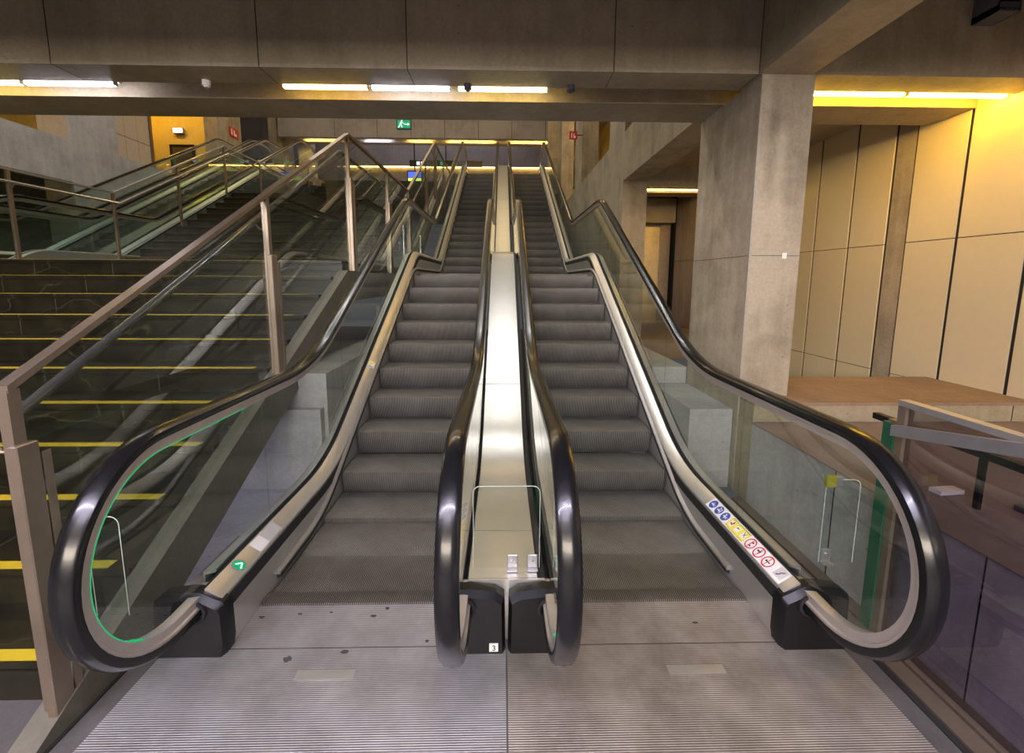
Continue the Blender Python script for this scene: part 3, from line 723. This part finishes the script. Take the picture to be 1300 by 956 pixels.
for i in range(7): o.box(3.465+.025*i,3.472+.025*i,3.36,3.549,3.665,3.70)
for i in range(4): o.box(3.465,3.625,3.36+.06*i,3.367+.06*i,3.68,3.70)
o.box(3.465,3.472,3.36,3.549,3.655,4.1); o.box(3.618,3.625,3.36,3.549,3.655,4.1)
for k in range(8): o.box(3.465,3.625,3.36,3.366,3.70+.05*k,3.715+.05*k)
tag(o.build('cable_tray',plain('dark galvanised mesh',(.16,.17,.21),.4,.5),None,(3.52,3.42,3.6),False),'dark mesh cable tray fixed on the beam face above the cream panels','cable tray')

# ------------------------------------------------------------------ lamps
def lamp(x0,x1,y,z,mat,label,group,grow=1.0):
    O=((x0+x1)/2,y,z); r=empty('linear_lamp',O); tag(r,label,'lamp',group)
    g=.018*grow; h=.040*grow
    MB().box(x0+.01,x1-.01,y-g,y+g,z-h,z).build('tube',mat,r,O,False)
    MB().box(x0,x1,y-.05*grow,y+.062*grow,z+.002,z+.03*grow).box(x0,x0+.008,y-g*1.2,y+g*1.2,z-h,z+.002).box(x1-.008,x1,y-g*1.2,y+g*1.2,z-h,z+.002).box(x0+.1,x0+.14,y-.02,y+.02,z+.03*grow,z+max(.03*grow+.02,.1665)).box(x1-.14,x1-.1,y-.02,y+.02,z+.03*grow,z+max(.03*grow+.02,.1665)).build('housing',GREYP,r,O,False)
    return r
GN='linear lamps in the slot of the near beam'
YL,ZL=3.90,3.333
lamp(-4.75,-3.86,YL,ZL,LAMP_M,'linear lamp nearest the left edge in the beam slot',GN)
lamp(-3.84,-3.13,YL,ZL,LAMP_W,'bright white linear lamp second from the left in the beam slot',GN)
lamp(-1.80,-1.115,YL,ZL,LAMP_Y,'amber linear lamp at the start of three in a row over the escalators',GN)
lamp(-1.09,-.45,YL,ZL,LAMP_W,'white linear lamp in the middle of three over the escalators',GN)
lamp(-.39,.345,YL,ZL,LAMP_M,'warm linear lamp nearest the column, last of three over the escalators',GN)
lamp(2.42,3.32,YL,ZL,LAMP_R,'linear lamp next to the column in the bay with cream panels',GN)
lamp(3.34,4.19,YL,ZL,LAMP_R,'linear lamp touching the cream panelled wall',GN)
lamp(2.4,4.1,7.86,ZL,LAMP_Y,'amber linear lamp in the lift lobby ceiling slot','lamps in the lobby')
for (x0,x1,m,l) in [(-9.6,-8.06,LAMP_F,'far amber lamp at the start of the row beyond the stairs'),(-6.75,-5.5,LAMP_W,'far white lamp in the row beyond the stairs'),(-4.6,-3.5,LAMP_F,'far amber lamp just below the green exit sign'),(-2.7,-1.64,LAMP_F,'far amber lamp above the head of the escalator beside the staircase'),(-1.60,-.45,LAMP_F,'far amber lamp above the centre deck between two escalators'),(.35,2.54,LAMP_F,'longest far amber lamp, above the head of the escalator by the columns')]:
    lamp(x0,x1,22.9,8.58,m,l,'far linear lamps in the upper hall',2.)
lamp(-8.9,2.8,26.9,8.2,emitter('dim amber line',(1.,.6,.12),5.),'long thin amber lamp line low on the far wall','far lamp line',1.2)
lamp(2.9,4.3,10.5,8.50,LAMP_R,'amber lamp in the room above the lobby','upper lamps',2.)
lamp(2.9,4.3,14.5,8.50,LAMP_R,'second amber lamp in the room above the lobby','upper lamps',2.)
lamp(-14.6,-12.,17.6,9.36,LAMP_R,'amber lamp before the ochre wall on the upper level','upper lamps',2.)
lamp(-14.6,-12.,8.2,9.36,LAMP_R,'amber lamp over the gallery at upper left','upper lamps',2.)
lamp(-14.5,-12.,8.6,4.82,LAMP_Y,'amber lamp in the low passage beyond the far escalators','passage lamps',1.2)
lamp(-3.6,-2.3,3.0,.50,emitter('violet tube',(.80,.72,1.),7),'violet white lamp fixed below the staircase, lighting the pale floor','lamps under the stairs')
lamp(-3.6,-2.2,2.2,.16,emitter('violet tube',(.80,.72,1.),7),'short violet lamp low below the first steps of the staircase','lamps under the stairs')
# lamps of the bay over the viewer
for i in range(6):
    lamp(-4.6+1.05*i,-3.7+1.05*i,-.29,ZL,LAMP_V,'linear lamp in the beam slot over the landing','lamps over the landing')
for x,y,nm in ((-.30,3.80,'dark sensor puck beside the white tube'),(.52,3.80,'dark sensor puck past the last tube over the escalators'),(-2.35,3.80,'pale oval sensor between the two lamp groups')):
    o=MB(); o.tube([(x,y,3.30),(x,y,3.262)],.032,16); o.tube([(x,y,3.262),(x,y,3.252)],.020,16)
    tag(o.build('ceiling_sensor',WHITE if x<-2 else plain('dark sensor',(.04,.04,.06),.4),None,(x,y,3.25)),nm+' under the beam','sensor','ceiling sensors')

# ------------------------------------------------------------------ signs, screens
def hang_sign(x,y,z,w,h,name,label,m,rods=True):
    O=(x,y,z); r=empty(name,O); tag(r,label,'sign')
    MB().box(x-w/2,x+w/2,y,y+.08,z,z+h,bev=.01).build('case',plain('dark green case',(.01,.07,.04),.4),r,O,False)
    MB().box(x-w/2+.04,x+w/2-.04,y-.004,y-.001,z+.05,z+h-.05).build('lit_face',m,r,O,False)
    if rods: MB().tube([(x-w*.42,y+.04,z+h),(x-w*.42,y+.04,z+h+1.6)],.012,6).tube([(x+w*.42,y+.04,z+h),(x+w*.42,y+.04,z+h+1.6)],.012,6).build('hanger',BLACKP,r,O)
    return r,O
r,O=hang_sign(-3.78,18.0,7.42,.56,.38,'exit_sign','green running man exit sign hanging over the far stairs',emitter('exit green',(.0,.35,.12),.28))
E1=emitter('exit white',(.6,1,.8),.45)
def fig(b,x,y,z,s):
    b.box(x+.02*s,x+.07*s,y,y+.002,z+.20*s,z+.25*s); b.prism_y([(x-.04*s,z+.08*s),(x+.02*s,z+.07*s),(x+.06*s,z+.19*s),(x-.01*s,z+.19*s)],y,y+.002)
    b.prism_y([(x-.04*s,z+.09*s),(x+.0*s,z+.09*s),(x-.06*s,z-.02*s),(x-.11*s,z-.02*s)],y,y+.002); b.prism_y([(x,z+.08*s),(x+.04*s,z+.08*s),(x+.08*s,z),(x+.03*s,z-.01*s)],y,y+.002)
    b.prism_y([(x+.05*s,z+.18*s),(x+.05*s,z+.15*s),(x+.13*s,z+.12*s),(x+.13*s,z+.14*s)],y,y+.002)
b=MB(); fig(b,-3.90,17.99,7.50,1.); b.box(-3.76,-3.63,17.99,17.992,7.585,7.62); b.prism_y([(-3.63,7.545),(-3.63,7.66),(-3.56,7.602)],17.99,17.992); b.build('running_figure',E1,r,O,False)
# emergency light over the door
O=(-12.98,19.0,7.53); r=empty('exit_light',O); tag(r,'white lit emergency light above the dark door in the ochre wall','light')
MB().box(-13.19,-12.77,19.05,19.18,7.51,7.72,bev=.015).build('case',GREYP,r,O,False); MB().box(-13.16,-12.80,19.04,19.049,7.535,7.695).build('lit_face',emitter('lit white',(.9,.92,1.),1.2),r,O,False)
O=(1.93,11.52,5.2); r=empty('fire_sign',O); tag(r,'red fire sign projecting from the upper column above the escalators','sign','red fire signs')
MB().box(1.61,1.80,11.50,11.52,5.19,5.38).build('panel',REDP,r,O,False); MB().box(1.80,1.93,11.505,11.515,5.28,5.30).build('arm',BLACKP,r,O,False)
MB().box(1.65,1.68,11.497,11.4995,5.22,5.34).box(1.71,1.76,11.497,11.4995,5.22,5.27).box(1.71,1.73,11.497,11.4995,5.27,5.33).build('symbol',WHITE,r,O,False)
O=(-10.89,19.0,7.3); r=empty('fire_sign',O); tag(r,'red fire sign on the upper column beyond the far pair of escalators','sign','red fire signs')
MB().box(-10.89,-10.87,18.95,19.55,7.42,7.78).build('panel',REDP,r,O,False)
MB().box(-10.869,-10.866,19.05,19.13,7.48,7.72).box(-10.869,-10.866,19.22,19.42,7.48,7.58).box(-10.869,-10.866,19.22,19.30,7.58,7.70).build('symbol',WHITE,r,O,False)
# departure boards seen below the far beam
def board(x0,x1,z0,z1,y,label,cols):
    O=((x0+x1)/2,y,z0); r=empty('display_board',O); tag(r,label,'display','displays in the upper hall')
    MB().box(x0,x1,y,y+.12,z0,z1,bev=.01).build('case',BLACKP,r,O,False)
    MB().tube([((x0+x1)/2,y+.06,z1),((x0+x1)/2,y+.06,z1+1.2)],.03,8).build('hanger',BLACKP,r,O)
    for a,bx,c,d,m in cols: MB().box(x0+a*(x1-x0),x0+bx*(x1-x0),y-.006,y-.002,z0+c*(z1-z0),z0+d*(z1-z0)).build('lit_field',m,r,O,False)
EB=emitter('screen blue',(.05,.12,.8),.5); EY=emitter('screen yellow green',(.55,.8,.1),.6); EG=emitter('screen green',(.0,.4,.15),.4); EW=emitter('screen white',(.7,.85,1.),1.)
board(-4.9,-1.1,7.64,7.95,24.5,'long dark direction board below the far lamps',[(.10,.14,.25,.75,EW),(.16,.20,.25,.75,EW),(.42,.48,.2,.8,EG)])
board(-4.52,-3.82,6.28,6.85,22.,'blue and yellow departure screen seen beyond the balustrade',[(.06,.94,.45,.9,EB),(.06,.45,.12,.4,EY),(.5,.94,.12,.4,EY)])
board(-11.75,-10.95,7.70,7.95,24.5,'blue lit screen beyond the far escalators',[(.1,.9,.2,.8,emitter('screen cyan',(.05,.5,.9),.6))])
# small glass guard at the head of the escalators
O=(2.3,17.7,5.56); r=empty('landing_guard',O); tag(r,'small glass guard on the upper landing beside the head of the right escalator','guard')
r['label']='small glass guard on the upper landing past the red sign'
MB().box(1.75,2.78,17.40,17.44,6.22,6.27).build('top_rail',STEEL_R,r,O,False); MB().box(1.79,2.74,17.415,17.425,5.24,6.20).build('glass_panel',GLASS_R,r,O,False)
MB().box(1.75,1.78,17.40,17.44,5.18,6.22).build('post',STEEL_R,r,O,False); MB().box(2.75,2.78,17.40,17.44,5.18,6.22).build('post',STEEL_R,r,O,False)
sbox('landing_slab', CON, [(1.70,2.9,17.38,17.495,5.0,5.18)])

# ------------------------------------------------------------------ front hall ceiling light and added fill lights
def area(name,loc,size,energy,col,rot=(0,0,0)):
    l=bpy.data.lights.new(name,'AREA'); l.shape='RECTANGLE'; l.size,l.size_y=size; l.energy=energy; l.color=col
    o=bpy.data.objects.new(name,l); COL.objects.link(o); o.location=loc; o.rotation_euler=rot; return o
area('front_hall_light',(-1.5,-3.,5.9),(6,3),190,(.80,.77,1.))
area('front_fill',(-2.,-7.6,3.6),(10,1.6),370,(1.,.87,.72),(PI/2,0,0))  # added fill from behind for the beam face, columns and panels
area('hall_fill',(-4.,7.2,12.85),(13,.5),90,(1.,.96,.92))  # this and the strips below: added fill for the hall and deck highlights
area('hall_fill',(-4.,10.4,12.85),(13,.5),230,(1.,.97,.93))
area('hall_fill',(-4.,19.5,12.85),(13,.8),105,(1.,.74,.38))
area('hall_fill',(-4.,25.3,12.85),(10,.8),75,(.93,.9,1.))
